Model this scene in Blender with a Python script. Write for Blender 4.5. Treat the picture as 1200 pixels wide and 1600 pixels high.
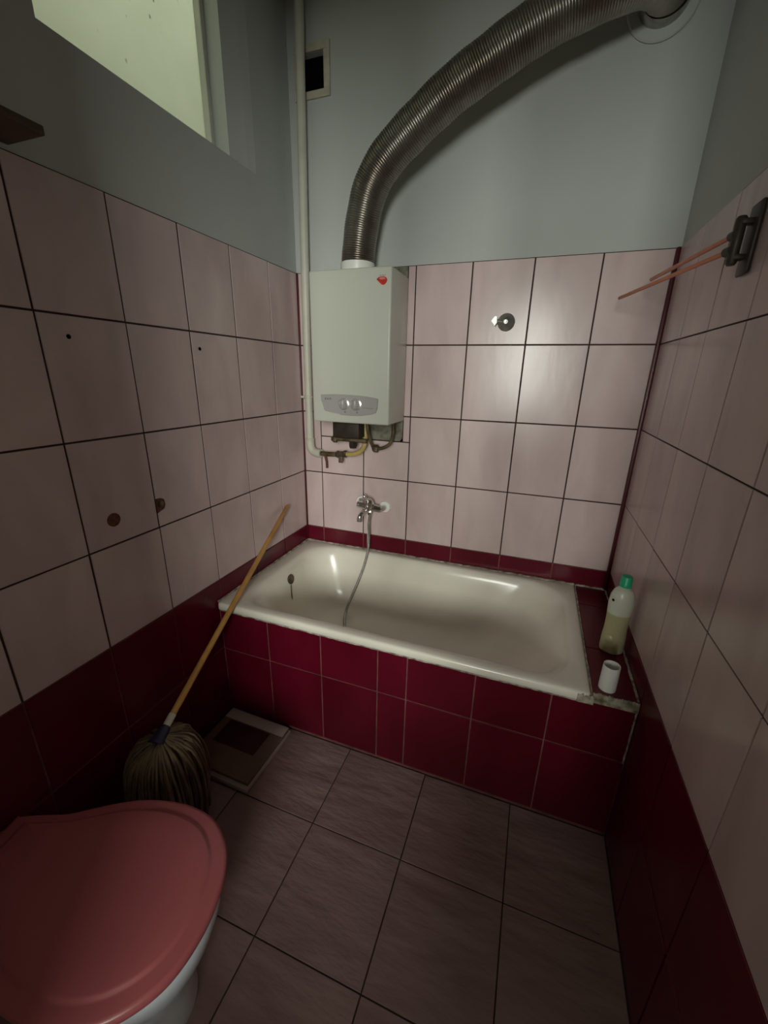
import bpy, bmesh, math, random
from mathutils import Vector, Matrix
random.seed(7)
S = bpy.context.scene
for o in list(bpy.data.objects): bpy.data.objects.remove(o)
COL = S.collection
W = 1.609            # room width; x=0 left wall, y=0 back wall, z=0 floor
YF = -2.30           # wall with the doorway, behind the camera
HC = 3.10            # ceiling

# ------------------------------------------------------------------ camera
cam = bpy.data.cameras.new('camera'); camo = bpy.data.objects.new('camera', cam); COL.objects.link(camo)
camo.location = (1.19344, -1.98351, 1.53014)
camo.rotation_euler = (1.245669, -0.020260, 0.351608)
cam.sensor_fit = 'VERTICAL'; cam.sensor_height = 36.0; cam.lens = 638.379 / 1600 * 36.0
cam.clip_start = 0.02
S.camera = camo
# ------------------------------------------------------------------ world, lights, exposure
wd = bpy.data.worlds.new('world'); S.world = wd; wd.use_nodes = True
wd.node_tree.nodes['Background'].inputs[0].default_value = (0.60, 0.66, 0.70, 1)
wd.node_tree.nodes['Background'].inputs[1].default_value = 0.02
def area(name, loc, rot, sx, sy, power, col):
    l = bpy.data.lights.new(name, 'AREA'); l.shape = 'RECTANGLE'; l.size = sx; l.size_y = sy
    l.energy = power; l.color = col
    o = bpy.data.objects.new(name, l); o.location = loc; o.rotation_euler = rot; COL.objects.link(o); return o
# daylight at the two windows of the room behind, shining in through the open doorway
area('room_daylight', (0.88, -5.97, 1.82), (math.radians(90), 0, 0), 0.52, 1.50, 118, (0.97, 1.0, 0.90))
area('room_daylight_side', (2.40, -5.97, 2.17), (math.radians(90), 0, 0), 1.36, 1.78, 285, (0.97, 1.0, 0.90))
# daylight in the shaft behind the small high window of the left wall
area('shaft_daylight', (-0.75, -0.72, 2.95), (0, math.radians(-68), 0), 0.9, 0.9, 7.6, (0.94, 1.0, 0.96))
S.view_settings.view_transform = 'Standard'; S.view_settings.look = 'None'
S.view_settings.exposure = 0.0; S.view_settings.gamma = 1.0; S.view_settings.use_curve_mapping = False

# ------------------------------------------------------------------ materials
MATS = {}
def nt(name):
    m = bpy.data.materials.new(name); m.use_nodes = True; MATS[name] = m
    return m, m.node_tree, m.node_tree.nodes['Principled BSDF']
def mat(name, col, rough=.5, metal=0., var=0., scale=8., bump=0., bscale=60., col2=None, coat=0., spec=.5):
    """principled colour with noise variation and fine relief"""
    m, t, b = nt(name); N = t.nodes; L = t.links
    b.inputs['Roughness'].default_value = rough; b.inputs['Metallic'].default_value = metal
    b.inputs['Coat Weight'].default_value = coat; b.inputs['Specular IOR Level'].default_value = spec
    tc = N.new('ShaderNodeTexCoord')
    nz = N.new('ShaderNodeTexNoise'); nz.inputs['Scale'].default_value = scale; nz.inputs['Detail'].default_value = 4
    L.new(tc.outputs['Object'], nz.inputs['Vector'])
    mx = N.new('ShaderNodeMixRGB'); r = N.new('ShaderNodeValToRGB')
    r.color_ramp.elements[0].position = .35; r.color_ramp.elements[1].position = .68
    L.new(nz.outputs['Fac'], r.inputs['Fac']); L.new(r.outputs['Color'], mx.inputs['Fac'])
    c2 = col2 or tuple(max(0, c * (1 - var)) for c in col)
    mx.inputs['Color1'].default_value = (*col, 1); mx.inputs['Color2'].default_value = (*c2, 1)
    L.new(mx.outputs['Color'], b.inputs['Base Color'])
    if bump:
        n2 = N.new('ShaderNodeTexNoise'); n2.inputs['Scale'].default_value = bscale; n2.inputs['Detail'].default_value = 3
        L.new(tc.outputs['Object'], n2.inputs['Vector'])
        bp = N.new('ShaderNodeBump'); bp.inputs['Strength'].default_value = bump; bp.inputs['Distance'].default_value = .004
        L.new(n2.outputs['Fac'], bp.inputs['Height']); L.new(bp.outputs['Normal'], b.inputs['Normal'])
    return m
def tile_mat(name, c1, c2, rough, bump=.02, stretch=(1, 1, 1), nscale=5., bstrength_scale=14.):
    """glazed tile: soft diagonal clouding, shifted from tile to tile"""
    m, t, b = nt(name); N = t.nodes; L = t.links
    b.inputs['Roughness'].default_value = rough; b.inputs['Specular IOR Level'].default_value = .38
    tc = N.new('ShaderNodeTexCoord'); oi = N.new('ShaderNodeObjectInfo')
    mp = N.new('ShaderNodeMapping'); mp.inputs['Rotation'].default_value = (0, 0, math.radians(38)); mp.inputs['Scale'].default_value = stretch
    L.new(tc.outputs['Object'], mp.inputs['Vector'])
    ml = N.new('ShaderNodeMath'); ml.operation = 'MULTIPLY'; ml.inputs[1].default_value = 37.
    L.new(oi.outputs['Random'], ml.inputs[0])
    ad = N.new('ShaderNodeVectorMath'); ad.operation = 'ADD'
    L.new(mp.outputs['Vector'], ad.inputs[0]); L.new(ml.outputs[0], ad.inputs[1])
    nz = N.new('ShaderNodeTexNoise'); nz.inputs['Scale'].default_value = nscale; nz.inputs['Detail'].default_value = 5
    nz.inputs['Distortion'].default_value = .5
    L.new(ad.outputs[0], nz.inputs['Vector'])
    r = N.new('ShaderNodeValToRGB'); r.color_ramp.elements[0].position = .3; r.color_ramp.elements[1].position = .7
    r.color_ramp.elements[0].color = (*c1, 1); r.color_ramp.elements[1].color = (*c2, 1)
    L.new(nz.outputs['Fac'], r.inputs['Fac']); L.new(r.outputs['Color'], b.inputs['Base Color'])
    n2 = N.new('ShaderNodeTexNoise'); n2.inputs['Scale'].default_value = bstrength_scale; n2.inputs['Detail'].default_value = 4
    L.new(ad.outputs[0], n2.inputs['Vector'])
    bp = N.new('ShaderNodeBump'); bp.inputs['Strength'].default_value = bump; bp.inputs['Distance'].default_value = .01
    L.new(n2.outputs['Fac'], bp.inputs['Height']); L.new(bp.outputs['Normal'], b.inputs['Normal'])
    return m
PINK = tile_mat('pink_tile', (.535, .41, .41), (.66, .525, .52), .235, .05, (1, .38, 1), 7.)
BURG = tile_mat('burgundy_tile', (.085, .0022, .010), (.13, .0045, .019), .28, .04, (1, .5, 1))
FLT = tile_mat('floor_tile_pink', (.27, .172, .175), (.36, .243, .242), .45, .9, (.45, 1.5, 1), 11., 16.)
GROUT_D = mat('dark_grout', (.045, .022, .018), .9, var=.4, scale=30, bump=.3)
GROUT_B = mat('pink_grout', (.24, .085, .085), .9, var=.5, scale=14, bump=.3)
GROUT_F = mat('floor_grout', (.055, .035, .028), .9, var=.4, scale=20, bump=.3)
PAINT = mat('pale_blue_paint', (.47, .49, .48), .65, var=.06, scale=2.5, bump=.12, bscale=45)
HALLP = mat('hall_paint', (.30, .29, .25), .8, var=.06)
CEILP = mat('ceiling_paint', (.55, .56, .55), .8, var=.05)
HFLOOR = mat('hall_floor', (.16, .09, .05), .4, var=.3, scale=6)
WHITE = mat('white_plaster_frame', (.62, .62, .56), .6, var=.1, scale=6, bump=.08)
CREAM = mat('cream_frame', (.56, .52, .40), .6, var=.25, scale=20)
ENAMEL = mat('white_enamel', (.88, .84, .74), .22, var=.10, scale=3.5, bump=.01, bscale=20)
SEAL = mat('dirty_sealant', (.50, .46, .40), .8, col2=(.16, .11, .08), scale=45, bump=.8, bscale=120)
MORTAR = mat('crumbling_mortar', (.50, .45, .36), .95, col2=(.13, .11, .06), scale=38, bump=1., bscale=90)
CEMENT = mat('bare_cement', (.26, .25, .20), .95, col2=(.10, .095, .07), scale=25, bump=1., bscale=70)
HEATW = mat('heater_white', (.51, .52, .455), .35, var=.04, scale=3)
PANELG = mat('panel_grey', (.33, .31, .31), .4, var=.05)
CHROME = mat('chrome', (.70, .70, .68), .16, metal=1., var=.15, scale=20)
DULLCH = mat('dull_chrome', (.42, .42, .39), .34, metal=.75, var=.35, scale=30)
KNOB = mat('knob_silver', (.66, .66, .66), .25, metal=.7)
BRASS = mat('tarnished_brass', (.20, .15, .09), .55, metal=.6, col2=(.07, .05, .03), scale=25)
DARKM = mat('dark_burner', (.045, .032, .025), .6, metal=.4, var=.5, scale=25)
YELLOW = mat('yellow_hose', (.47, .36, .13), .5, col2=(.33, .24, .09), scale=20)
ALU = mat('grimy_aluminium', (.35, .335, .30), .30, metal=.95, col2=(.20, .165, .135), scale=7)
COLLAR = mat('white_collar', (.70, .70, .66), .35)
PIPEW = mat('painted_pipe', (.56, .545, .465), .45, var=.12, scale=9)
RED = mat('red_sticker', (.55, .03, .015), .4, var=.3, scale=60)
REDL = mat('pale_red_sticker', (.62, .22, .18), .4)
GREYP = mat('grey_print', (.16, .15, .15), .5)
WHITEP = mat('white_plastic', (.80, .80, .77), .4, var=.05)
ORANGE = mat('orange_plastic', (.66, .22, .11), .4, var=.15, scale=20)
DARKPL = mat('dark_brown_plastic', (.045, .032, .025), .5, var=.3)
WOODS = mat('brown_wood', (.085, .042, .026), .6, col2=(.055, .027, .016), scale=9, bump=.1)
HANDLE = mat('varnished_handle', (.52, .27, .075), .45, col2=(.40, .20, .05), scale=14, bump=.05)
HANDT = mat('handle_tip', (.55, .50, .42), .6)
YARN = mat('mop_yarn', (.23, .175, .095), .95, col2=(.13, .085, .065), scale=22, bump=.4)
BLUEP = mat('blue_plastic', (.018, .018, .055), .45)
BOXB = mat('beige_board', (.27, .185, .14), .75, col2=(.20, .13, .095), scale=9, bump=.1)
BOXT = mat('pale_board', (.56, .45, .43), .7, var=.15, scale=12)
MAROON = mat('maroon_panel', (.07, .018, .022), .6, var=.3)
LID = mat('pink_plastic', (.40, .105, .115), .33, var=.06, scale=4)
CERAM = mat('white_ceramic', (.80, .87, .95), .12, var=.03)
RUST = mat('rust', (.16, .055, .03), .9, col2=(.09, .03, .02), scale=60, bump=.6)
BLACK = mat('hole_black', (.004, .004, .005), 1., spec=0.)
GREENC = mat('green_cap', (.015, .42, .22), .4)
DOORP = mat('door_paint', (.50, .47, .40), .5, var=.05)
CORN = mat('burgundy_corner', (.075, .003, .010), .4, var=.3)

def bottle_material():
    m, t, b = nt('filled_bottle'); N = t.nodes; L = t.links
    tc = N.new('ShaderNodeTexCoord'); sp = N.new('ShaderNodeSeparateXYZ'); L.new(tc.outputs['Object'], sp.inputs[0])
    r = N.new('ShaderNodeValToRGB'); e = r.color_ramp.elements
    e[0].position = .555; e[0].color = (.46, .43, .25, 1); e[1].position = .575; e[1].color = (.62, .64, .55, 1)
    ml = N.new('ShaderNodeMath'); ml.operation = 'MULTIPLY'; ml.inputs[1].default_value = 1 / .28
    L.new(sp.outputs['Z'], ml.inputs[0]); L.new(ml.outputs[0], r.inputs['Fac'])
    L.new(r.outputs['Color'], b.inputs['Base Color']); b.inputs['Roughness'].default_value = .3
    b.inputs['Subsurface Weight'].default_value = .35; b.inputs['Subsurface Radius'].default_value = (.02, .02, .012)
    return m
BOTTLE = bottle_material()
def pane_material():
    """sun-lit painted pane: diffuse transmission, dirt specks and runs"""
    m = bpy.data.materials.new('painted_glass'); m.use_nodes = True; t = m.node_tree; N = t.nodes; L = t.links
    N.remove(N['Principled BSDF']); out = N['Material Output']
    tc = N.new('ShaderNodeTexCoord'); mp = N.new('ShaderNodeMapping'); mp.inputs['Scale'].default_value = (1, 1, .42)
    L.new(tc.outputs['Object'], mp.inputs['Vector'])
    vo = N.new('ShaderNodeTexNoise'); vo.inputs['Scale'].default_value = 46; vo.inputs['Detail'].default_value = 2
    L.new(mp.outputs['Vector'], vo.inputs['Vector'])
    r = N.new('ShaderNodeValToRGB'); r.color_ramp.elements[0].position = .70; r.color_ramp.elements[1].position = .735
    L.new(vo.outputs['Fac'], r.inputs['Fac'])
    cl = N.new('ShaderNodeTexNoise'); cl.inputs['Scale'].default_value = 5; L.new(tc.outputs['Object'], cl.inputs['Vector'])
    mb = N.new('ShaderNodeMixRGB'); mb.inputs['Color1'].default_value = (.76, .80, .66, 1); mb.inputs['Color2'].default_value = (.90, .92, .80, 1)
    L.new(cl.outputs['Fac'], mb.inputs['Fac'])
    md = N.new('ShaderNodeMixRGB'); md.inputs['Color2'].default_value = (.20, .19, .14, 1)
    ck2 = N.new('ShaderNodeTexNoise'); ck2.inputs['Scale'].default_value = 2.2; L.new(tc.outputs['Object'], ck2.inputs['Vector'])
    r2 = N.new('ShaderNodeValToRGB'); r2.color_ramp.elements[0].position = .47; r2.color_ramp.elements[1].position = .60; L.new(ck2.outputs['Fac'], r2.inputs['Fac'])
    mm = N.new('ShaderNodeMath'); mm.operation = 'MULTIPLY'; L.new(r.outputs['Color'], mm.inputs[0]); L.new(r2.outputs['Color'], mm.inputs[1])
    L.new(mm.outputs[0], md.inputs['Fac']); L.new(mb.outputs['Color'], md.inputs['Color1'])
    tr = N.new('ShaderNodeBsdfTranslucent'); df = N.new('ShaderNodeBsdfDiffuse'); mx = N.new('ShaderNodeMixShader'); mx.inputs[0].default_value = .3
    L.new(md.outputs['Color'], tr.inputs['Color']); L.new(md.outputs['Color'], df.inputs['Color'])
    L.new(tr.outputs[0], mx.inputs[1]); L.new(df.outputs[0], mx.inputs[2]); L.new(mx.outputs[0], out.inputs['Surface'])
    return m
PANE = pane_material()

# ------------------------------------------------------------------ geometry helpers
def link(name, me, m, parent=None, loc=(0, 0, 0), smooth=False):
    o = bpy.data.objects.new(name, me); COL.objects.link(o); o.location = loc
    if m and not me.materials: me.materials.append(m)
    if parent: o.parent = parent
    if smooth:
        for p in me.polygons: p.use_smooth = True
    return o
def obj(name, bm, m, parent=None, smooth=False, loc=(0, 0, 0), angle=None):
    me = bpy.data.meshes.new(name); bmesh.ops.recalc_face_normals(bm, faces=bm.faces); bm.to_mesh(me); bm.free()
    if angle:
        for p in me.polygons: p.use_smooth = True
        me.set_sharp_from_angle(angle=math.radians(angle))
    return link(name, me, m, parent, loc, smooth)
def box(bm, a, b, bevel=0., seg=2):
    r = bmesh.ops.create_cube(bm, size=1.)
    c = [(a[i] + b[i]) / 2 for i in range(3)]; s = [abs(b[i] - a[i]) for i in range(3)]
    for v in r['verts']: v.co = Vector((v.co[i] * s[i] + c[i] for i in range(3)))
    if bevel:
        es = list({e for v in r['verts'] for e in v.link_edges})
        bmesh.ops.bevel(bm, geom=es, offset=bevel, segments=seg, affect='EDGES', profile=.5)
    return bm
def boxo(name, a, b, m, parent=None, bevel=0., seg=2, loc=(0, 0, 0)):
    return obj(name, box(bmesh.new(), a, b, bevel, seg), m, parent, loc=loc, angle=35 if bevel else None)
def catmull(pts, n):
    P = [Vector(p) for p in pts]; P = [2 * P[0] - P[1]] + P + [2 * P[-1] - P[-2]]; out = []
    for i in range(1, len(P) - 2):
        for k in range(n):
            t = k / n; a, b, c, d = P[i - 1:i + 3]
            out.append(.5 * ((2 * b) + (c - a) * t + (2 * a - 5 * b + 4 * c - d) * t * t + (3 * b - a - 3 * c + d) * t ** 3))
    out.append(P[-2]); return out
def tube(bm, path, rad, seg=16, cap=True):
    P = [Vector(p) for p in path]; n = len(P); f = rad if callable(rad) else (lambda i: rad)
    T = [(P[min(i + 1, n - 1)] - P[max(i - 1, 0)]).normalized() for i in range(n)]
    up = Vector((0, 0, 1)) if abs(T[0].z) < .9 else Vector((1, 0, 0))
    u = T[0].cross(up).normalized(); rings = []
    for i in range(n):
        u = (u - T[i] * u.dot(T[i])).normalized(); v = T[i].cross(u); r = f(i)
        rings.append([bm.verts.new(P[i] + r * (math.cos(2 * math.pi * k / seg) * u + math.sin(2 * math.pi * k / seg) * v)) for k in range(seg)])
    for i in range(n - 1):
        for k in range(seg):
            bm.faces.new((rings[i][k], rings[i][(k + 1) % seg], rings[i + 1][(k + 1) % seg], rings[i + 1][k]))
    if cap: bm.faces.new(rings[0][::-1]); bm.faces.new(rings[-1])
    return bm
def tubeo(name, path, rad, m, parent=None, seg=16, loc=(0, 0, 0), angle=40):
    return obj(name, tube(bmesh.new(), path, rad, seg), m, parent, loc=loc, angle=angle)
def lathe(bm, prof, seg=32, M=None, cap0=True, cap1=True, sx=1., sy=1.):
    rings = [[bm.verts.new((r * math.cos(2 * math.pi * k / seg) * sx, r * math.sin(2 * math.pi * k / seg) * sy, z)) for k in range(seg)] for r, z in prof]
    for i in range(len(rings) - 1):
        for k in range(seg): bm.faces.new((rings[i][k], rings[i][(k + 1) % seg], rings[i + 1][(k + 1) % seg], rings[i + 1][k]))
    if cap0: bm.faces.new(rings[0][::-1])
    if cap1: bm.faces.new(rings[-1])
    if M: bmesh.ops.transform(bm, matrix=M, verts=[v for r in rings for v in r])
    return bm
def latheo(name, prof, m, parent=None, loc=(0, 0, 0), axis=None, seg=32, angle=35, sx=1., sy=1., cap0=True, cap1=True):
    M = Vector((0, 0, 1)).rotation_difference(Vector(axis)).to_matrix().to_4x4() if axis else None
    return obj(name, lathe(bmesh.new(), prof, seg, M, cap0, cap1, sx, sy), m, parent, loc=loc, angle=angle)
def prism(bm, poly, z0, z1, M=None, bevel=0.):
    a = [bm.verts.new((x, y, z0)) for x, y in poly]; b = [bm.verts.new((x, y, z1)) for x, y in poly]; n = len(poly)
    bm.faces.new(a[::-1]); top = bm.faces.new(b)
    for i in range(n): bm.faces.new((a[i], a[(i + 1) % n], b[(i + 1) % n], b[i]))
    if bevel: bmesh.ops.bevel(bm, geom=list(top.edges), offset=bevel, segments=2, affect='EDGES')
    if M: bmesh.ops.transform(bm, matrix=M, verts=bm.verts[:])
    return bm
def empty(name, loc, label, cat, group=None, rz=0):
    o = bpy.data.objects.new(name, None); o.empty_display_size = .05; COL.objects.link(o); o.location = loc; o.rotation_euler = (0, 0, rz)
    return tag(o, label, cat, group)
def tag(o, label, cat, group=None):
    o['label'] = label; o['category'] = cat
    if group: o['group'] = group
    return o
def struct(o, label=None):
    o['kind'] = 'structure'
    if label: o['label'] = label
    return o
_tiles = {}
def tile_mesh(w, h, m, t=.007, c=.0010):
    k = (round(w, 4), round(h, 4), m.name)
    if k in _tiles: return _tiles[k]
    V = []
    for z, i in ((-t, 0), (-c, 0), (0, c)):
        V += [(i, i, z), (w - i, i, z), (w - i, h - i, z), (i, h - i, z)]
    F = [(8, 9, 10, 11)]
    for b in (0, 4):
        for k2 in range(4): F.append((b + k2, b + (k2 + 1) % 4, b + 4 + (k2 + 1) % 4, b + 4 + k2))
    me = bpy.data.meshes.new('tile'); me.from_pydata(V, [], F); me.materials.append(m); me.update()
    _tiles[k] = me; return me
def tile(parent, org, u, v, w, h, m, name='tile', g=.0056, tilt=.0035):
    """one glazed tile: org = lower corner on the face plane, u and v its edges; g = joint width"""
    if w <= g * 2 or h <= g * 2: return
    U = Vector(u); Vv = Vector(v); n = U.cross(Vv)
    o = bpy.data.objects.new(name, tile_mesh(w - g, h - g, m)); COL.objects.link(o); o.parent = parent
    R = Matrix((U, Vv, n)).transposed().to_4x4()
    R = R @ Matrix.Rotation(random.uniform(-tilt, tilt), 4, 'X') @ Matrix.Rotation(random.uniform(-tilt, tilt), 4, 'Y')
    R.translation = Vector(org) + U * g / 2 + Vv * g / 2
    o.matrix_local = R
    return o

# ================================================================== THE ROOM
TH = .329; R4 = .675; R0 = R4 + 4 * TH          # pink rows from .675 to 1.991
B1 = R4 - TH; B0 = .012                          # two burgundy rows below
G = .0028                                        # depth of the joints
PF = .004                                        # plaster lies this far behind the tile faces
ROWS = [(R4 + i * TH, R4 + (i + 1) * TH, PINK) for i in range(4)]
LOW = [(B1, R4, BURG), (B0, B1, BURG)]

# floor
fl = bmesh.new(); box(fl, (-.1, YF - .1, -.12), (W + .1, .1, -G))
floor = struct(obj('floor', fl, GROUT_F), 'floor of square pink stone-look tiles with dark joints')
FX = [-.0345, .296, .6265, .957, 1.2875, W]; FY = [-.764, -1.0907, -1.4238, -1.7569, -2.09, YF]
for i in range(5):
    for j in range(5):
        x0 = max(FX[i], .003)
        tile(floor, (x0, FY[j + 1], 0), (1, 0, 0), (0, 1, 0), FX[i + 1] - x0, FY[j] - FY[j + 1], FLT, 'floor_tile', g=.004, tilt=.002)
# ceiling
struct(boxo('ceiling', (-.1, YF - .1, HC), (W + .1, .1, HC + .1), CEILP), 'painted ceiling')

# back wall with the vent hole
VX0, VX1, VZ0, VZ1 = .055, .172, 2.672, 2.800
b = bmesh.new()
for a, c in (((-.15, PF, 0), (VX0, .2, HC)), ((VX1, PF, 0), (W + .15, .2, HC)), ((VX0, PF, 0), (VX1, .2, VZ0)), ((VX0, PF, VZ1), (VX1, .2, HC)), ((VX0, .19, VZ0), (VX1, .2, VZ1))):
    box(b, a, c)
wb = struct(obj('wall_back', b, PAINT), 'pale blue back wall tiled in pink up to shoulder height')
boxo('grout', (0, G, R4), (W, PF + .01, R0), GROUT_D, wb)
boxo('grout', (0, G, .5), (W, PF + .01, R4), GROUT_B, wb)
boxo('vent_shaft', (VX0 + .001, .03, VZ0 + .001), (VX1 - .001, .186, VZ1 - .001), BLACK, wb)
BX = [W - k * .25 for k in range(7)] + [0.]; BX = BX[::-1]           # 0 .109 .359 .609 .859 1.109 1.359 1.609
for i in range(7):
    x0, x1 = BX[i], BX[i + 1]
    tile(wb, (x0, 0, R4 - .12), (1, 0, 0), (0, 0, 1), x1 - x0, .12, BURG)
    for r, (z0, z1, m) in enumerate(ROWS):
        if i in (1, 2) and r >= 1:                                     # cut around the bare patch behind the heater
            if r == 1:
                tile(wb, (x0, 0, z0), (1, 0, 0), (0, 0, 1), x1 - x0, 1.206 - z0, m)
                if i == 1: tile(wb, (x0, 0, 1.206), (1, 0, 0), (0, 0, 1), .255 - x0, z1 - 1.206, m)
                else: tile(wb, (.572, 0, 1.206), (1, 0, 0), (0, 0, 1), x1 - .572, z1 - 1.206, m)
            elif i == 2: tile(wb, (.572, 0, z0), (1, 0, 0), (0, 0, 1), x1 - .572, z1 - z0, m)
            else: tile(wb, (x0, 0, z0), (1, 0, 0), (0, 0, 1), .19 - x0, z1 - z0, m)
            continue
        tile(wb, (x0, 0, z0), (1, 0, 0), (0, 0, 1), x1 - x0, z1 - z0, m)
# bare cement behind and below the heater
b = bmesh.new(); bmesh.ops.create_grid(b, x_segments=26, y_segments=44, size=.5)
for v in b.verts:
    x, z = v.co.x + .5, v.co.y + .5
    edge = min(x, 1 - x, z, 1 - z) < .01
    v.co = Vector((.257 + x * .313, G - (0 if edge else random.uniform(.0, .0022)), 1.209 + z * .78))
obj('cement_patch', b, CEMENT, wb)

# left wall with the high window opening
WY0, WY1, WZ0, WZ1 = -1.09, -.275, 2.290, 2.96      # opening on the room face
b = bmesh.new()
for a, c in (((-.18, YF - .1, 0), (-PF, WY0, HC)), ((-.18, WY1, 0), (-PF, 0.004, HC)), ((-.18, WY0, 0), (-PF, WY1, WZ0)), ((-.18, WY0, WZ1), (-PF, WY1, HC))):
    box(b, a, c)
# splayed plaster cheek on the far side of the opening
ck = [(-PF, WY1), (-.012, -.318), (-.034, -.395), (-.180, -.395), (-.180, WY1)]
va = [b.verts.new((x, y, WZ0)) for x, y in ck]; vb = [b.verts.new((x, y, WZ1)) for x, y in ck]
b.faces.new(va); b.faces.new(vb)
for i in range(5): b.faces.new((va[i], va[(i + 1) % 5], vb[(i + 1) % 5], vb[i]))
wl = struct(obj('wall_left', b, PAINT), 'pale blue left wall with pink tiles above burgundy ones')
LYS = [0., -.2395] + [-.2395 - .25 * k for k in range(1, 9)] + [YF]
boxo('grout', (-PF - .01, YF, R4), (-G, 0, R0), GROUT_D, wl)
boxo('grout', (-PF - .01, YF, 0), (-G, 0, R4), GROUT_B, wl)
for i in range(len(LYS) - 1):
    for z0, z1, m in ROWS + LOW:
        if z1 < .5 and i < 2: continue                                  # behind the bath
        tile(wl, (0, LYS[i + 1], z0), (0, 1, 0), (0, 0, 1), LYS[i] - LYS[i + 1], z1 - z0, m)
for y, z in ((-1.168, 1.608), (-.702, 1.605)):
    latheo('screw_hole', [(.0062, 0), (.0062, .0012), (.004, .0016)], BLACK, wl, (0, y, z), (1, 0, 0), 12)
latheo('pipe_hole', [(.0215, 0), (.0215, .0012), (.0185, .0022), (.017, .0008)], RUST, wl, (0, -1.146, 1.084), (1, 0, 0), 24)
o = prism(bmesh.new(), [(-.0, -.028), (.012, -.024), (.03, -.018), (.036, -.005), (.034, .014), (.022, .022), (0, .024)], 0, .0014,
          Matrix(((0, 0, 1, 0), (1, 0, 0, -.989), (0, 1, 0, 1.084), (0, 0, 0, 1))))
obj('pipe_notch', o, RUST, wl)
latheo('pipe_plug', [(.011, 0), (.011, .004), (.008, .006), (.0, .006)], BRASS, wl, (.001, -.972, 1.086), (1, 0, 0), 16, cap1=False)

# right wall
b = bmesh.new(); box(b, (W + PF, YF - .1, 0), (W + .15, .004, HC))
wr = struct(obj('wall_right', b, PAINT), 'pale blue right wall with pink tiles above burgundy ones')
RYS = [0., -.261] + [-.261 - .25 * k for k in range(1, 9)] + [YF]
boxo('grout', (W + G, YF, R4), (W + PF + .01, 0, R0), GROUT_D, wr)
boxo('grout', (W + G, YF, 0), (W + PF + .01, 0, R4), GROUT_B, wr)
for i in range(len(RYS) - 1):
    for z0, z1, m in ROWS + LOW:
        if z1 < .5 and i < 2: continue
        tile(wr, (W, RYS[i], z0), (0, -1, 0), (0, 0, 1), RYS[i] - RYS[i + 1], z1 - z0, m, g=.0042)
# corner strips
struct(boxo('trim_1', (W - .015, -.015, .585), (W + .002, .002, R0), CORN, bevel=.006), 'dark burgundy corner strip between back and right wall')
struct(boxo('trim_2', (-.002, -.008, .585), (.008, .002, R0), CORN, bevel=.003), 'dark burgundy corner strip between back and left wall')

# front wall with the doorway behind the camera, and the hall beyond it
DX0, DX1, DZ = .75, 1.36, 2.36
b = bmesh.new()
for a, c in (((-.15, YF - .12, 0), (DX0, YF, HC)), ((DX1, YF - .12, 0), (W + .15, YF, HC)), ((DX0, YF - .12, DZ), (DX1, YF, HC))): box(b, a, c)
struct(obj('wall_front', b, PAINT), 'wall with the doorway to the next room')
b = bmesh.new()
for a, c in (((DX0, YF - .13, 0), (DX0 + .03, YF + .01, DZ)), ((DX1 - .03, YF - .13, 0), (DX1, YF + .01, DZ)), ((DX0, YF - .13, DZ - .03), (DX1, YF + .01, DZ))): box(b, a, c)
d1 = struct(obj('door_1', b, DOORP), 'painted frame of the doorway to the next room')
HX0, HX1, HY = -.25, 4.0, -6.0
struct(boxo('floor_hall', (HX0, HY - .1, -.12), (HX1, YF - .12, -.002), HFLOOR), 'floor of the next room')
struct(boxo('ceiling_hall', (HX0, HY - .1, 3.2), (HX1, YF - .12, 3.3), HALLP), 'ceiling of the next room')
struct(boxo('wall_hall_left', (HX0 - .1, HY - .1, 0), (HX0, YF - .12, 3.2), HALLP), 'wall of the next room')
struct(boxo('wall_hall_right', (HX1, HY - .1, 0), (HX1 + .1, YF - .12, 3.2), HALLP), 'wall of the next room')
struct(boxo('wall_hall_front', (W + .15, YF - .12, 0), (HX1, YF - .02, 3.2), HALLP), 'wall of the next room')
struct(boxo('hall_light_blocker', (.2, -3.1, 0), (3.3, -3.0, .99), HALLP), 'low light blocker added in the next room')  # unseen slab, added to keep window light off bathroom floor and toilet
WINS = ((.60, 1.16, 1.05, 2.59), (1.70, 3.10, 1.26, 3.08))
b = bmesh.new()
for x0, x1 in ((HX0, WINS[0][0]), (WINS[0][1], WINS[1][0]), (WINS[1][1], HX1)): box(b, (x0, HY - .1, 0), (x1, HY, 3.2))
for x0, x1, z0, z1 in WINS: box(b, (x0, HY - .1, 0), (x1, HY, z0)); box(b, (x0, HY - .1, z1), (x1, HY, 3.2))
struct(obj('wall_hall_end', b, HALLP), 'window wall of the next room')
for k, (x0, x1, z0, z1) in enumerate(WINS):
    b = bmesh.new()
    for a, c in (((x0, HY - .03, z0), (x0 + .02, HY + .02, z1)), ((x1 - .02, HY - .03, z0), (x1, HY + .02, z1)), ((x0, HY - .03, z1 - .02), (x1, HY + .02, z1)), ((x0, HY - .03, z0), (x1, HY + .02, z0 + .02))): box(b, a, c)
    struct(obj('window_%d' % (k + 2), b, WHITE), 'window frame in the next room')

# high window in the left wall
b = bmesh.new(); y0, y1 = WY0, -.395
for a, c in (((-.150, y1 - .020, WZ0), (-.095, y1, WZ1)), ((-.150, y0, WZ0), (-.095, y0 + .02, WZ1)), ((-.150, y0, WZ0), (-.095, y1, WZ0 + .02)), ((-.150, y0, WZ1 - .02), (-.095, y1, WZ1))):
    box(b, a, c, .002, 1)
w1 = struct(obj('window_1', b, WHITE), 'small high window with a dirty cream painted pane')
boxo('window_pane', (-.128, y0 + .012, WZ0 + .012), (-.122, y1 - .012, WZ1 - .012), PANE, w1)
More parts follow.
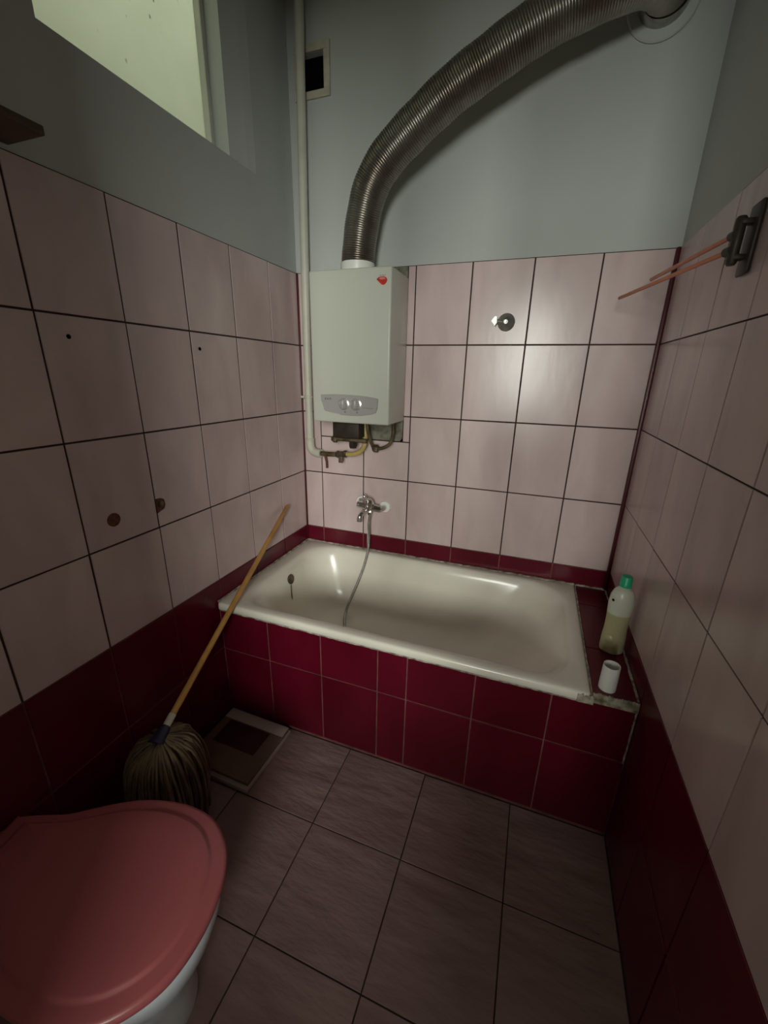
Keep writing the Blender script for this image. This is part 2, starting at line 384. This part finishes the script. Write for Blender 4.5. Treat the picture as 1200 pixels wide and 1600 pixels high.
# the shaft behind it
b = bmesh.new()
for a, c in (((-1.3, -1.5, 2.0), (-1.25, .2, 3.4)), ((-1.3, -1.55, 2.0), (-.18, -1.5, 3.4)), ((-1.3, .2, 2.0), (-.18, .25, 3.4)), ((-1.3, -1.5, 1.95), (-.18, .2, 2.0)), ((-1.3, -1.5, 3.4), (-.18, .2, 3.45))): box(b, a, c)
struct(obj('wall_shaft', b, CREAM), 'light shaft behind the high window')

# vent frame
v = empty('vent_frame', (.118, 0, 2.645), 'cream frame around black ventilation hole behind the white pipe', 'vent')
fx0, fx1, fz0, fz1 = .03, .200, 2.645, 2.828
for n, a, c in (('frame_strip', (fx0, -.006, fz0), (fx1, PF, VZ0)), ('frame_strip', (fx0, -.006, VZ1), (fx1, PF, fz1)), ('frame_strip', (fx0, -.006, VZ0), (VX0, PF, VZ1)), ('frame_strip', (VX1, -.006, VZ0), (fx1, PF, VZ1))):
    o = boxo(n, [a[k] - v.location[k] for k in range(3)], [c[k] - v.location[k] for k in range(3)], CREAM, v, .0015, 1)

# ================================================================== BATH
YP = -.764
ts = empty('tub_surround', (.8, YP, 0), 'burgundy tiled front and ledge walled around the bathtub', 'bath surround')
def rel(p, o): return tuple(p[k] - o.location[k] for k in range(3))
b = bmesh.new(); box(b, (.0, YP + G, 0), (W - .001, YP + .055, .545)); box(b, (1.472, YP + .055, 0), (W - .001, -.001, .577))
for vv in b.verts: vv.co -= ts.location
obj('masonry', b, GROUT_B, ts)
PX = [.003, .244, .495, .742, .860, 1.110, 1.360, W - .001]
for i in range(7):
    tile(ts, rel((PX[i], YP, B0), ts), (1, 0, 0), (0, 0, 1), PX[i + 1] - PX[i], .342 - B0, BURG, g=.005)
    tile(ts, rel((PX[i], YP, .342), ts), (1, 0, 0), (0, 0, 1), PX[i + 1] - PX[i], .548 - .342, BURG, g=.005)
for y0, y1 in ((-.762, -.512), (-.512, -.185), (-.185, -.004)):
    tile(ts, rel((1.474, y0, .583), ts), (1, 0, 0), (0, 1, 0), W - .005 - 1.474, y1 - y0, BURG, 'ledge_tile', g=.004, tilt=.002)
def rough_strip(name, p0, p1, wv, hv, n, amp, m, parent):
    """crumbly strip between two points with a rough profile"""
    b = bmesh.new(); p0, p1, wv, hv = map(Vector, (p0, p1, wv, hv)); rings = []
    for i in range(n + 1):
        c = p0.lerp(p1, i / n); j = lambda: 1 + random.uniform(-amp, amp)
        rings.append([b.verts.new(c + q) for q in (Vector((0, 0, 0)), wv * j(), wv * j() + hv * j() * .7, wv * .6 * j() + hv * j(), hv * j())])
    for i in range(n):
        for k in range(5): b.faces.new((rings[i][k], rings[i][(k + 1) % 5], rings[i + 1][(k + 1) % 5], rings[i + 1][k]))
    b.faces.new(rings[0]); b.faces.new(rings[-1][::-1])
    return obj(name, b, m, parent)
rough_strip('mortar_edge', rel((1.476, YP + .004, .549), ts), rel((W - .002, YP + .004, .549), ts), (0, -.008, 0), (0, 0, .034), 40, .08, MORTAR, ts)
rough_strip('sealant', rel((W - .002, -.757, .583), ts), rel((W - .002, -.01, .583), ts), (-.006, 0, 0), (0, 0, .004), 60, .3, SEAL, ts)
rough_strip('sealant', rel((1.474, -.003, .583), ts), rel((W - .002, -.003, .583), ts), (0, -.008, 0), (0, 0, .006), 20, .3, SEAL, ts)
rough_strip('corner_joint', rel((W - .003, YP + .002, .340), ts), rel((W - .003, YP + .002, .575), ts), (-.005, 0, 0), (0, -.004, 0), 30, .3, SEAL, ts)

tub = empty('bathtub', (.73, -.39, .58), 'white enamelled bathtub set behind burgundy tiles', 'bathtub')
def rrect(x0, x1, y0, y1, rads, z, ke=10, kc=8):
    """counter-clockwise rounded rectangle; rads = corner radii at (x0,y0),(x1,y0),(x1,y1),(x0,y1)"""
    P = []; C = [(x0, y0, 180), (x1, y0, 270), (x1, y1, 0), (x0, y1, 90)]
    sg = [(1, 1), (-1, 1), (-1, -1), (1, -1)]; arcs = []
    for (cx, cy, a0), (sx, sy), r in zip(C, sg, rads):
        arcs.append([(cx + sx * r + r * math.cos(math.radians(a0 + 90 * k / kc)), cy + sy * r + r * math.sin(math.radians(a0 + 90 * k / kc))) for k in range(kc + 1)])
    for i in range(4):
        P += arcs[i]; a = arcs[i][-1]; c = arcs[(i + 1) % 4][0]
        P += [(a[0] + (c[0] - a[0]) * k / ke, a[1] + (c[1] - a[1]) * k / ke) for k in range(1, ke)]
    return [(x, y, z) for x, y in P]
rings = [rrect(.008, 1.466, -.775, -.006, (.012,) * 4, .552), rrect(.004, 1.470, -.779, -.004, (.014,) * 4, .556),
         rrect(.004, 1.470, -.779, -.004, (.016,) * 4, .576), rrect(.007, 1.467, -.776, -.006, (.016,) * 4, .583), rrect(.014, 1.460, -.769, -.010, (.018,) * 4, .586),
         rrect(.066, 1.430, -.738, -.040, (.13, .13, .17, .14), .585), rrect(.078, 1.420, -.728, -.048, (.135, .135, .175, .15), .581),
         rrect(.090, 1.408, -.718, -.057, (.14, .14, .18, .16), .570), rrect(.102, 1.392, -.708, -.066, (.15, .15, .19, .16), .545),
         rrect(.122, 1.345, -.692, -.080, (.16, .17, .21, .17), .48), rrect(.140, 1.285, -.680, -.092, (.16, .19, .22, .17), .415),
         rrect(.158, 1.225, -.668, -.104, (.16, .20, .22, .17), .362), rrect(.180, 1.17, -.652, -.120, (.15, .20, .22, .16), .318),
         rrect(.215, 1.12, -.630, -.142, (.14, .19, .2, .15), .288), rrect(.26, 1.06, -.595, -.175, (.12, .17, .18, .13), .275),
         rrect(.34, .96, -.53, -.24, (.1, .1, .1, .1), .269), rrect(.45, .85, -.44, -.33, (.03, .03, .03, .03), .265)]
b = bmesh.new(); VR = [[b.verts.new(Vector(p) - tub.location) for p in r] for r in rings]; n = len(VR[0])
for i in range(len(VR) - 1):
    for k in range(n): b.faces.new((VR[i][k], VR[i][(k + 1) % n], VR[i + 1][(k + 1) % n], VR[i + 1][k]))
b.faces.new(VR[-1])
sh = obj('tub_shell', b, ENAMEL, tub, angle=60)
rough_strip('sealant', rel((.006, -.003, .582), tub), rel((1.468, -.003, .582), tub), (0, -.010, 0), (0, 0, .009), 90, .20, SEAL, tub)
rough_strip('sealant', rel((.003, -.77, .582), tub), rel((.003, -.004, .582), tub), (.009, 0, 0), (0, 0, .008), 50, .20, SEAL, tub)
rough_strip('sealant', rel((1.469, -.770, .577), tub), rel((1.469, -.006, .577), tub), (.006, 0, 0), (0, 0, .009), 50, .20, SEAL, tub)
rough_strip('sealant', rel((.01, -.7655, .545), tub), rel((1.468, -.7655, .545), tub), (0, -.008, 0), (0, 0, .008), 90, .20, SEAL, tub)
rough_strip('chipped_corner', rel((1.43, -.776, .551), tub), rel((1.478, -.774, .551), tub), (0, -.008, 0), (0, 0, .028), 10, .16, MORTAR, tub)
ov = latheo('overflow', [(.0, .004), (.010, .004), (.013, .001), (.024, .003), (.026, .007), (.024, .010), (.015, .012), (.008, .013), (0, .013)], BRASS, tub, rel((.106, -.372, .518), tub), (1, 0, .22), 24, cap0=False, cap1=False)
tubeo('plug_chain', catmull([(.02, -.022, -.018), (.027, -.03, -.06), (.033, -.035, -.13), (.05, -.04, -.20)], 8), .0028, BRASS, ov, 8)
latheo('drain', [(.03, 0), (.03, .003), (.022, .004), (.018, .001), (0, .001)], CHROME, tub, rel((.42, -.385, .268), tub), None, 24, cap1=False)

# ================================================================== WATER HEATER
h = empty('water_heater', (.389, -.03, 1.313), 'white wall-hung gas water heater with grey control panel', 'water heater')
hx, hy, hz = h.location
boxo('casing', (-.189, -.208, 0), (.189, .026, .629), HEATW, h, .008, 3)
pts = [(.246, 1.428), (.247, 1.436), (.30, 1.4395), (.36, 1.440), (.43, 1.438), (.49, 1.433), (.527, 1.427), (.529, 1.42), (.526, 1.385), (.519, 1.366), (.500, 1.358), (.450, 1.350), (.40, 1.3475), (.345, 1.3485), (.338, 1.356), (.30, 1.3585), (.268, 1.363), (.261, 1.370), (.256, 1.400), (.248, 1.408)]
MX = Matrix(((1, 0, 0, 0), (0, 0, -1, 0), (0, 1, 0, 0), (0, 0, 0, 1)))     # (x, z) outline facing -y
def front(name, poly, y, d, m, parent, bevel=0.):
    return obj(name, prism(bmesh.new(), [(x - hx, z - hz) for x, z in poly], 0, d, Matrix.Translation((0, y - hy, 0)) @ MX, bevel), m, parent, angle=35)
cp = front('control_panel', pts, -.2375, .008, PANELG, h, .002)
for kx in (.364, .424):
    kb = latheo('control_knob', [(.027, 0), (.027, .003), (.021, .005), (.020, .016), (.017, .020), (0, .021)], KNOB, h, rel((kx, -.2455, 1.398), h), (0, -1, 0), 28, cap1=False)
    boxo('pointer', (-.003, -.027, -.019), (.003, -.019, .019), PANELG, kb, .001, 1)
    latheo('indicator_mark', [(.0042, 0), (.0042, .0012), (.003, .0016)], GREYP, h, rel((kx + .006, -.2455, 1.3635), h), (0, -1, 0), 12)
for a in ((.268, 1.414), (.280, 1.414), (.292, 1.4145)):
    boxo('panel_print', rel((a[0], -.2462, a[1]), h), rel((a[0] + .007, -.2450, a[1] + .009), h), GREYP, cp)
boxo('panel_print', rel((.456, -.2462, 1.3835), h), rel((.507, -.2450, 1.3855), h), GREYP, cp)
# red emblem sticker
st = front('sticker', [(.513, 1.895), (.522, 1.902), (.534, 1.904), (.547, 1.9035), (.556, 1.899), (.560, 1.891), (.556, 1.881), (.547, 1.8735), (.537, 1.874), (.526, 1.883)], -.2378, .0012, RED, h)
front('sticker_pale_top', [(.524, 1.8985), (.535, 1.9015), (.548, 1.900), (.553, 1.895), (.545, 1.893), (.530, 1.893)], -.2391, .0006, REDL, st)  # pale red upper part of the emblem print
for sx in (.526, .531, .537, .542, .548):
    boxo('sticker_lettering', rel((sx, -.2388, 1.9065), h), rel((sx + .003, -.2378, 1.9095), h), GREYP, st)
latheo('flue_collar', [(.0735, 0), (.0735, .034), (.0720, .036), (.0715, .010), (0, .008)], COLLAR, h, rel((.389, -.145, 1.941), h), None, 40, cap1=False)
# burner underside and pipework below the casing
boxo('burner_base', rel((.265, -.17, 1.232), h), rel((.405, -.06, 1.318), h), DARKM, h, .006)
tubeo('water_manifold', [rel(p, h) for p in ((.228, -.105, 1.214), (.30, -.105, 1.216), (.420, -.105, 1.214))], .0115, BRASS, h, 14)
latheo('drain_plug', [(.018, -.022), (.021, -.01), (.021, .012)], DARKM, h, rel((.345, -.105, 1.196), h), None, 6)
latheo('union_nut', [(.017, 0), (.019, .003), (.019, .021), (.017, .024)], BRASS, h, rel((.234, -.105, 1.214), h), (1, 0, 0), 6)
tubeo('hot_water_pipe', catmull([rel(p, h) for p in ((.548, -.085, 1.325), (.548, -.080, 1.26), (.530, -.072, 1.205), (.485, -.066, 1.178), (.44, -.06, 1.174), (.425, -.02, 1.175), (.425, .004, 1.175))], 8), .0085, BRASS, h, 12)
latheo('union_nut', [(.018, 0), (.020, .003), (.020, .024), (.018, .027)], BRASS, h, rel((.438, -.062, 1.174), h), (1, 0, 0), 6)
tubeo('cold_water_pipe', catmull([rel(p, h) for p in ((.425, -.11, 1.325), (.425, -.105, 1.27), (.43, -.08, 1.215), (.43, -.05, 1.18))], 8), .008, BRASS, h, 12)

# ------------------------------------------------------------------ flue duct
fd = empty('flue_duct', (.389, -.145, 1.955), 'ribbed grimy aluminium flue hose curving from heater up into the wall', 'flue duct')
path = catmull([rel(p, fd) for p in ((.389, -.145, 1.962), (.396, -.148, 2.03), (.416, -.155, 2.13), (.458, -.17, 2.235), (.545, -.19, 2.325), (.74, -.205, 2.45), (.89, -.205, 2.525), (1.05, -.200, 2.595), (1.20, -.19, 2.640), (1.315, -.165, 2.672), (1.385, -.11, 2.692), (1.408, -.05, 2.700), (1.41, .0, 2.70))], 40)
RD = .0695
# even spacing, then a corrugated radius
L = [0.]
for i in range(1, len(path)): L.append(L[-1] + (path[i] - path[i - 1]).length)
step = .0021; ev = []; j = 0; s = 0.
while s < L[-1]:
    while L[j + 1] < s: j += 1
    t = (s - L[j]) / max(1e-9, L[j + 1] - L[j]); ev.append(path[j].lerp(path[j + 1], t)); s += step
tubeo('corrugated_hose', ev, lambda i: RD + (.0014, .0004, -.0014, .0004)[i % 4] + .0008 * math.sin(i * .11), ALU, fd, 40, angle=75)
latheo('wall_collar', [(.0745, -.003), (.0755, .0), (.0755, .040), (.0735, .043), (.072, .02)], DULLCH, fd, rel((1.41, -.004, 2.70), fd), (0, -1, 0), 40, cap0=False, cap1=False)
latheo('wall_rosette', [(.105, -.003), (.107, .002), (.103, .006), (.074, .008), (.072, .004)], PAINT, fd, rel((1.41, 0, 2.70), fd), (0, -1, 0), 48, cap0=False, cap1=False)

# ------------------------------------------------------------------ gas pipe in the corner
gp = empty('gas_pipe', (.072, -.045, 1.115), 'white painted gas pipe running down the corner beside heater', 'pipe')
run = catmull([rel(p, gp) for p in ((.092, -.045, HC), (.083, -.045, 2.6), (.074, -.045, 2.1), (.068, -.045, 1.6), (.066, -.045, 1.18))], 10)
tubeo('riser', run, .0195, PIPEW, gp, 20)
tubeo('elbow', catmull([rel(p, gp) for p in ((.066, -.045, 1.19), (.067, -.045, 1.165), (.072, -.045, 1.14), (.090, -.046, 1.125), (.118, -.05, 1.121), (.135, -.052, 1.121))], 6), .0225, PIPEW, gp, 20)
latheo('collar', [(.0215, 0), (.0235, .002), (.0235, .012), (.0215, .014)], PIPEW, gp, rel((.066, -.045, 1.183), gp), None, 24)
cl = latheo('pipe_clamp', [(.0205, 0), (.0225, .001), (.0225, .010), (.0205, .011)], PIPEW, gp, rel((.0665, -.045, 1.405), gp), None, 24)
boxo('clamp_lug', (-.045, -.004, 0), (-.02, .004, .010), PIPEW, cl)
tubeo('gas_branch', [rel(p, gp) for p in ((.13, -.052, 1.121), (.18, -.058, 1.122), (.235, -.064, 1.126))], .0125, BRASS, gp, 14)
vb_ = latheo('gas_valve', [(.016, 0), (.019, .004), (.019, .014), (.015, .018), (.015, .042), (.019, .046), (.019, .056), (.016, .06)], BRASS, gp, rel((.232, -.064, 1.126), gp), (1, 0, .12), 8)
boxo('valve_lever', (.018, -.018, -.040), (.042, -.008, -.006), BRASS, vb_, .004)
tubeo('yellow_gas_hose', catmull([rel(p, gp) for p in ((.285, -.066, 1.132), (.33, -.070, 1.136), (.372, -.075, 1.154), (.398, -.080, 1.192), (.404, -.085, 1.245), (.404, -.09, 1.325))], 8), .0125, YELLOW, gp, 14)
tubeo('drip_stub', [rel(p, gp) for p in ((.150, -.040, 1.118), (.147, -.014, 1.07), (.146, -.010, 1.035))], .007, RUST, gp, 10)

# ------------------------------------------------------------------ bath mixer
mxr = empty('bath_mixer', (.425, 0, .855), 'chrome bath mixer tap above the tub with hanging shower hose', 'tap')
for fx, fz in ((.352, .866), (.487, .852)):
    latheo('wall_flange', [(.033, 0), (.033, .006), (.029, .012), (.018, .014)], WHITEP, mxr, rel((fx, 0, fz), mxr), (0, -1, 0), 28)
    tubeo('inlet', catmull([rel(p, mxr) for p in ((fx, -.010, fz), (fx, -.035, fz - .001), (fx + (.012 if fx < .42 else -.012), -.058, fz - .002))], 6), .0145, CHROME, mxr, 18)
tubeo('mixer_body', [rel(p, mxr) for p in ((.348, -.060, .866), (.352, -.060, .8655), (.42, -.060, .859), (.484, -.060, .852), (.489, -.060, .8515))], lambda i: (.012, .0175, .020, .0175, .012)[i], CHROME, mxr, 22)
latheo('cartridge', [(.023, 0), (.025, .006), (.025, .030), (.021, .040), (.010, .046), (0, .047)], CHROME, mxr, rel((.424, -.066, .864), mxr), (0, -.45, .9), 26, cap1=False)
lv = tubeo('lever', catmull([rel(p, mxr) for p in ((.424, -.086, .902), (.420, -.098, .912), (.413, -.120, .918), (.404, -.150, .922))], 6), .0075, CHROME, mxr, 14)
tubeo('diverter', [rel(p, mxr) for p in ((.398, -.064, .876), (.396, -.067, .898), (.395, -.070, .913), (.395, -.071, .922))], lambda i: (.009, .009, .0115, .007)[i], CHROME, mxr, 16)
tubeo('spout', catmull([rel(p, mxr) for p in ((.420, -.060, .852), (.415, -.080, .846), (.407, -.105, .840), (.400, -.124, .834), (.397, -.134, .826), (.396, -.137, .816))], 6), .0135, CHROME, mxr, 18)
latheo('spout_aerator', [(.0145, 0), (.0145, .018), (.012, .02)], DULLCH, mxr, rel((.396, -.137, .800), mxr), None, 18)
latheo('hose_nut', [(.012, -.028), (.013, -.024), (.013, -.004), (.010, 0)], CHROME, mxr, rel((.424, -.062, .842), mxr), None, 8)
hp = catmull([rel(p, mxr) for p in ((.424, -.062, .818), (.419, -.066, .76), (.421, -.066, .69), (.420, -.078, .615), (.408, -.098, .535), (.388, -.122, .455), (.364, -.155, .375), (.350, -.180, .325), (.350, -.215, .295), (.38, -.30, .284), (.45, -.40, .279), (.56, -.44, .277))], 30)
tubeo('shower_hose', hp, lambda i: .0068 + (.0008 if i % 2 else 0), DULLCH, mxr, 12, angle=60)
latheo('drip_thread', [(.0015, 0), (.002, .03), (.0012, .2)], WHITEP, mxr, rel((.387, -.004, .596), mxr), None, 8)

# ------------------------------------------------------------------ capped wall valve
wv = empty('shower_bracket', (1.020, 0, 1.752), 'round chrome shower bracket on the pink back wall tile', 'bracket')
latheo('rosette', [(.036, 0), (.036, .003), (.030, .010), (.018, .020), (.013, .024), (.013, .030), (.009, .032), (.008, .028), (.0, .028)], DULLCH, wv, (0, 0, 0), (0, -1, 0), 36, cap1=False)
latheo('screw', [(.005, 0), (.005, .004), (.003, .006)], CHROME, wv, (0, -.028, 0), (0, -1, 0), 12)
tubeo('hook_arm', [(-.014, -.018, 0), (-.038, -.024, .003)], .008, DULLCH, wv, 12)
obj('hook', prism(bmesh.new(), [(-.060, .004), (-.046, .022), (-.038, .020), (-.036, -.004), (-.044, -.016)], 0, .016, Matrix.Translation((0, -.016, 0)) @ MX, .002), DULLCH, wv)

# ------------------------------------------------------------------ towel rack on the right wall
tr = empty('towel_rack', (W, -.66, 1.785), 'swing-arm towel rack with orange rods on the right wall', 'towel rack')
boxo('wall_plate', rel((W - .010, -.700, 1.768), tr), rel((W, -.640, 1.915), tr), DARKPL, tr, .005)
pv = tubeo('pivot_post', [rel(p, tr) for p in ((1.578, -.668, 1.79), (1.578, -.668, 1.795), (1.578, -.668, 1.885), (1.578, -.668, 1.89))], lambda i: (.008, .0115, .0115, .008)[i], DARKPL, tr, 16)
for z in (1.800, 1.872): boxo('pivot_lug', rel((1.576, -.680, z), tr), rel((W - .008, -.656, z + .012), tr), DARKPL, tr, .003)
for a, c in (((1.572, -.668, 1.853), (1.499, -.200, 1.853)), ((1.570, -.668, 1.821), (1.416, -.170, 1.804))):
    A, Cc = Vector(a), Vector(c); d = (Cc - A).normalized()
    rod = tubeo('rod', [rel(p, tr) for p in (A, A.lerp(Cc, .5), Cc - d * .004, Cc)], lambda i: (.0056, .0056, .0056, .003)[i], ORANGE, tr, 12)
    latheo('rod_socket', [(.010, 0), (.010, .022), (.007, .026)], DARKPL, rod, rel(A - d * .008, tr), d, 14)

# ------------------------------------------------------------------ shelf on the left wall
sh_ = empty('wall_shelf', (0, -1.5, 2.0), 'brown wooden shelf on the left wall above the pink tiles', 'shelf')
boxo('board', (.001, -.30, 0), (.126, .286, .018), WOODS, sh_, .002)
for y in (-.22, .05): boxo('bracket', (.0, y, -.09), (.02, y + .02, 0), WOODS, sh_, .002)

# ------------------------------------------------------------------ things on the ledge
bt = empty('detergent_bottle', (1.560, -.500, .5832), 'half-full pale yellow detergent bottle with green cap on the ledge', 'bottle')
prof = [(.0, .0), (.034, .0), (.0385, .004), (.040, .012), (.0395, .06), (.037, .10), (.0375, .14), (.040, .18), (.0405, .205), (.038, .228), (.031, .246), (.022, .256), (.0155, .259), (.0155, .266)]
latheo('bottle_body', prof, BOTTLE, bt, (0, 0, 0), None, 36, 50, sx=1., sy=.80, cap0=False)
latheo('cap', [(.0185, 0), (.0195, .002), (.0195, .010), (.0185, .012), (.0175, .036), (.0155, .039), (0, .0395)], GREENC, bt, (0, 0, .264), None, 28, cap1=False)
latheo('embossed_mark', [(.005, 0), (.005, .001)], BLACK, bt, (-.0315, -.022, .215), (-.8, -.7, 0), 10)
latheo('embossed_badge', [(.016, 0), (.012, .003), (.0, .004)], BOTTLE, bt, (-.020, -.0265, .06), (-.4, -.9, 0), 18, cap1=False)
cu = empty('plastic_cup', (1.520, -.722, .5832), 'small open white plastic tube standing on the ledge corner', 'cup')
latheo('cup_wall', [(.0, .002), (.022, .002), (.0225, .088), (.0245, .0885), (.0250, .08), (.0262, .010), (.0258, .0), (0, 0)], WHITEP, cu, (0, 0, 0), None, 36, cap0=False, cap1=False)

# ------------------------------------------------------------------ mop leaning in the corner
mp_ = empty('mop', (.21, -1.24, 0), 'string mop with wooden handle leaning against the left wall over the tub', 'mop')
A = Vector((.175, -1.227, .418)); Bv = Vector((.0135, -.211, .859)); d = (Bv - A).normalized()
hd = tubeo('handle', [rel(A.lerp(Bv, t), mp_) for t in (0, .25, .5, .75, .99, 1)], lambda i: (.0112, .0112, .0112, .0112, .0108, .006)[i], HANDLE, mp_, 16)
tubeo('handle_sleeve', [rel(A - d * .012, mp_), rel(A + d * .03, mp_)], .0125, HANDT, mp_, 16)
tubeo('mop_socket', [rel(A - d * .065, mp_), rel(A - d * .05, mp_), rel(A - d * .012, mp_), rel(A - d * .008, mp_)], lambda i: (.028, .024, .016, .013)[i], BLUEP, mp_, 18)
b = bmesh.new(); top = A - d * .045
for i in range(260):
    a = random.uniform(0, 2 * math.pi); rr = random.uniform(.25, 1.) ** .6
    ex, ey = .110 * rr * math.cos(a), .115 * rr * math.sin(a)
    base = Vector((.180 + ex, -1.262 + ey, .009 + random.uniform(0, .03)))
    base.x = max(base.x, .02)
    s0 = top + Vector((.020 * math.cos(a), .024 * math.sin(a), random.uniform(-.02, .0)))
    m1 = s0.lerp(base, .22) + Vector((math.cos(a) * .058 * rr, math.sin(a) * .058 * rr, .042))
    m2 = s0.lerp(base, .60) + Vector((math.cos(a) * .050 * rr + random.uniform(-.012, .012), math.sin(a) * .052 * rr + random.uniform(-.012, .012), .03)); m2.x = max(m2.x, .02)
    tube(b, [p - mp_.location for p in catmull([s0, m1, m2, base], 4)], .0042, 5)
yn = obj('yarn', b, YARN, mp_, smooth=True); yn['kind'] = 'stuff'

# ------------------------------------------------------------------ flat box on the floor
fb = empty('flat_box', (.185, -.935, 0), 'flat beige box with dark maroon panel lying on the floor tiles', 'box', rz=math.radians(-1))
boxo('box_base', (-.158, -.150, .0005), (.158, .150, .018), BOXT, fb, .002)
boxo('box_top', (-.152, -.135, .0185), (.152, .140, .034), BOXB, fb, .002)
boxo('pale_band', (-.152, .092, .0345), (.153, .144, .037), BOXT, fb, .001)
boxo('maroon_panel', (-.115, -.030, .0345), (.095, .086, .0365), MAROON, fb, .001)

# ------------------------------------------------------------------ toilet
th_ = math.radians(10)
AX = Vector((math.cos(th_), math.sin(th_))); NX = Vector((-math.sin(th_), math.cos(th_)))
def T(a, n): p = AX * a + NX * (n - 1.68); return p
to = empty('toilet', (*T(.15, 0), 0), 'white ceramic toilet with closed pink plastic lid', 'toilet', rz=th_)
def egg(cx, lf, lb, hw, z, n=56, pw=2.15):
    """egg-shaped ring: lf ahead, lb behind, hw half width"""
    o = []
    for k in range(n):
        t = 2 * math.pi * k / n; c, s = math.cos(t), math.sin(t)
        o.append((cx + (lf if c > 0 else lb) * math.copysign(abs(c) ** (2 / pw), c), hw * math.copysign(abs(s) ** (2 / pw), s), z))
    return o
def loft(name, rings, m, parent, cap0=True, cap1=True, angle=50):
    b = bmesh.new(); V = [[b.verts.new(p) for p in r] for r in rings]; n = len(V[0])
    for i in range(len(V) - 1):
        for k in range(n): b.faces.new((V[i][k], V[i][(k + 1) % n], V[i + 1][(k + 1) % n], V[i + 1][k]))
    if cap0: b.faces.new(V[0][::-1])
    if cap1: b.faces.new(V[-1])
    return obj(name, b, m, parent, angle=angle)
loft('bowl', [egg(-.02, .155, .20, .105, 0), egg(-.02, .158, .20, .108, .02), egg(-.02, .150, .195, .100, .06), egg(-.01, .148, .20, .102, .13), egg(.0, .172, .21, .128, .21),
              egg(.01, .198, .22, .158, .285), egg(.015, .212, .225, .176, .345), egg(.015, .218, .228, .182, .385), egg(.015, .215, .226, .180, .398), egg(.015, .17, .18, .14, .40)], CERAM, to)
boxo('bowl_rear', (-.335, -.085, .10), (-.17, .085, .392), CERAM, to, .03, 3)
# lid outline: half widths measured back (hinge) to front (tip)
HALF = [(-.36, .080), (-.355, .092), (-.30, .108), (-.24, .122), (-.19, .146), (-.13, .174), (-.07, .194), (0, .204), (.05, .204), (.10, .196), (.145, .179), (.185, .150), (.215, .115), (.232, .078), (.241, .038)]
def lid_ring(z, inset=0., back=0.):
    P = [(x, h_) for x, h_ in HALF]
    up = [(x, h_) for x, h_ in P]; r = up + [(.244, 0)] + [(x, -h_) for x, h_ in reversed(up)]
    cx = -.03
    k = lambda x, y: ((x - cx) * (1 - inset / .27) + cx, y * (1 - inset / .205))
    return [(*k(x, y), z) for x, y in r]
def smooth_ring(r, n=4):
    out = []; N_ = len(r)
    for i in range(N_):
        a, b_, c, d_ = [Vector(r[(i + j) % N_]) for j in (-1, 0, 1, 2)]
        for k in range(n):
            t = k / n; out.append(.5 * ((2 * b_) + (c - a) * t + (2 * a - 5 * b_ + 4 * c - d_) * t * t + (3 * b_ - a - 3 * c + d_) * t ** 3))
    return out
lr = lambda z, i: smooth_ring(lid_ring(z, i))
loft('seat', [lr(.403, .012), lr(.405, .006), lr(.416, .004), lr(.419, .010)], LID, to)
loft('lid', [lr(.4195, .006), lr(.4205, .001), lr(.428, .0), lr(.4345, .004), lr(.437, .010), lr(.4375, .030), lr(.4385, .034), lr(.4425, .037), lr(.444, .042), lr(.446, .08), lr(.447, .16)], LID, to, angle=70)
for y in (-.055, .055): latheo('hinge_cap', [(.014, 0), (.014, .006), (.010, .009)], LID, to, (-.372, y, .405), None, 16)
tubeo('flush_pipe', catmull([(-.33, 0, .33), (-.36, 0, .335), (-.375, .0, .36), (-.378, 0, .45), (-.378, 0, 1.2), (-.378, 0, 1.9)], 8), .016, PIPEW, to, 16)
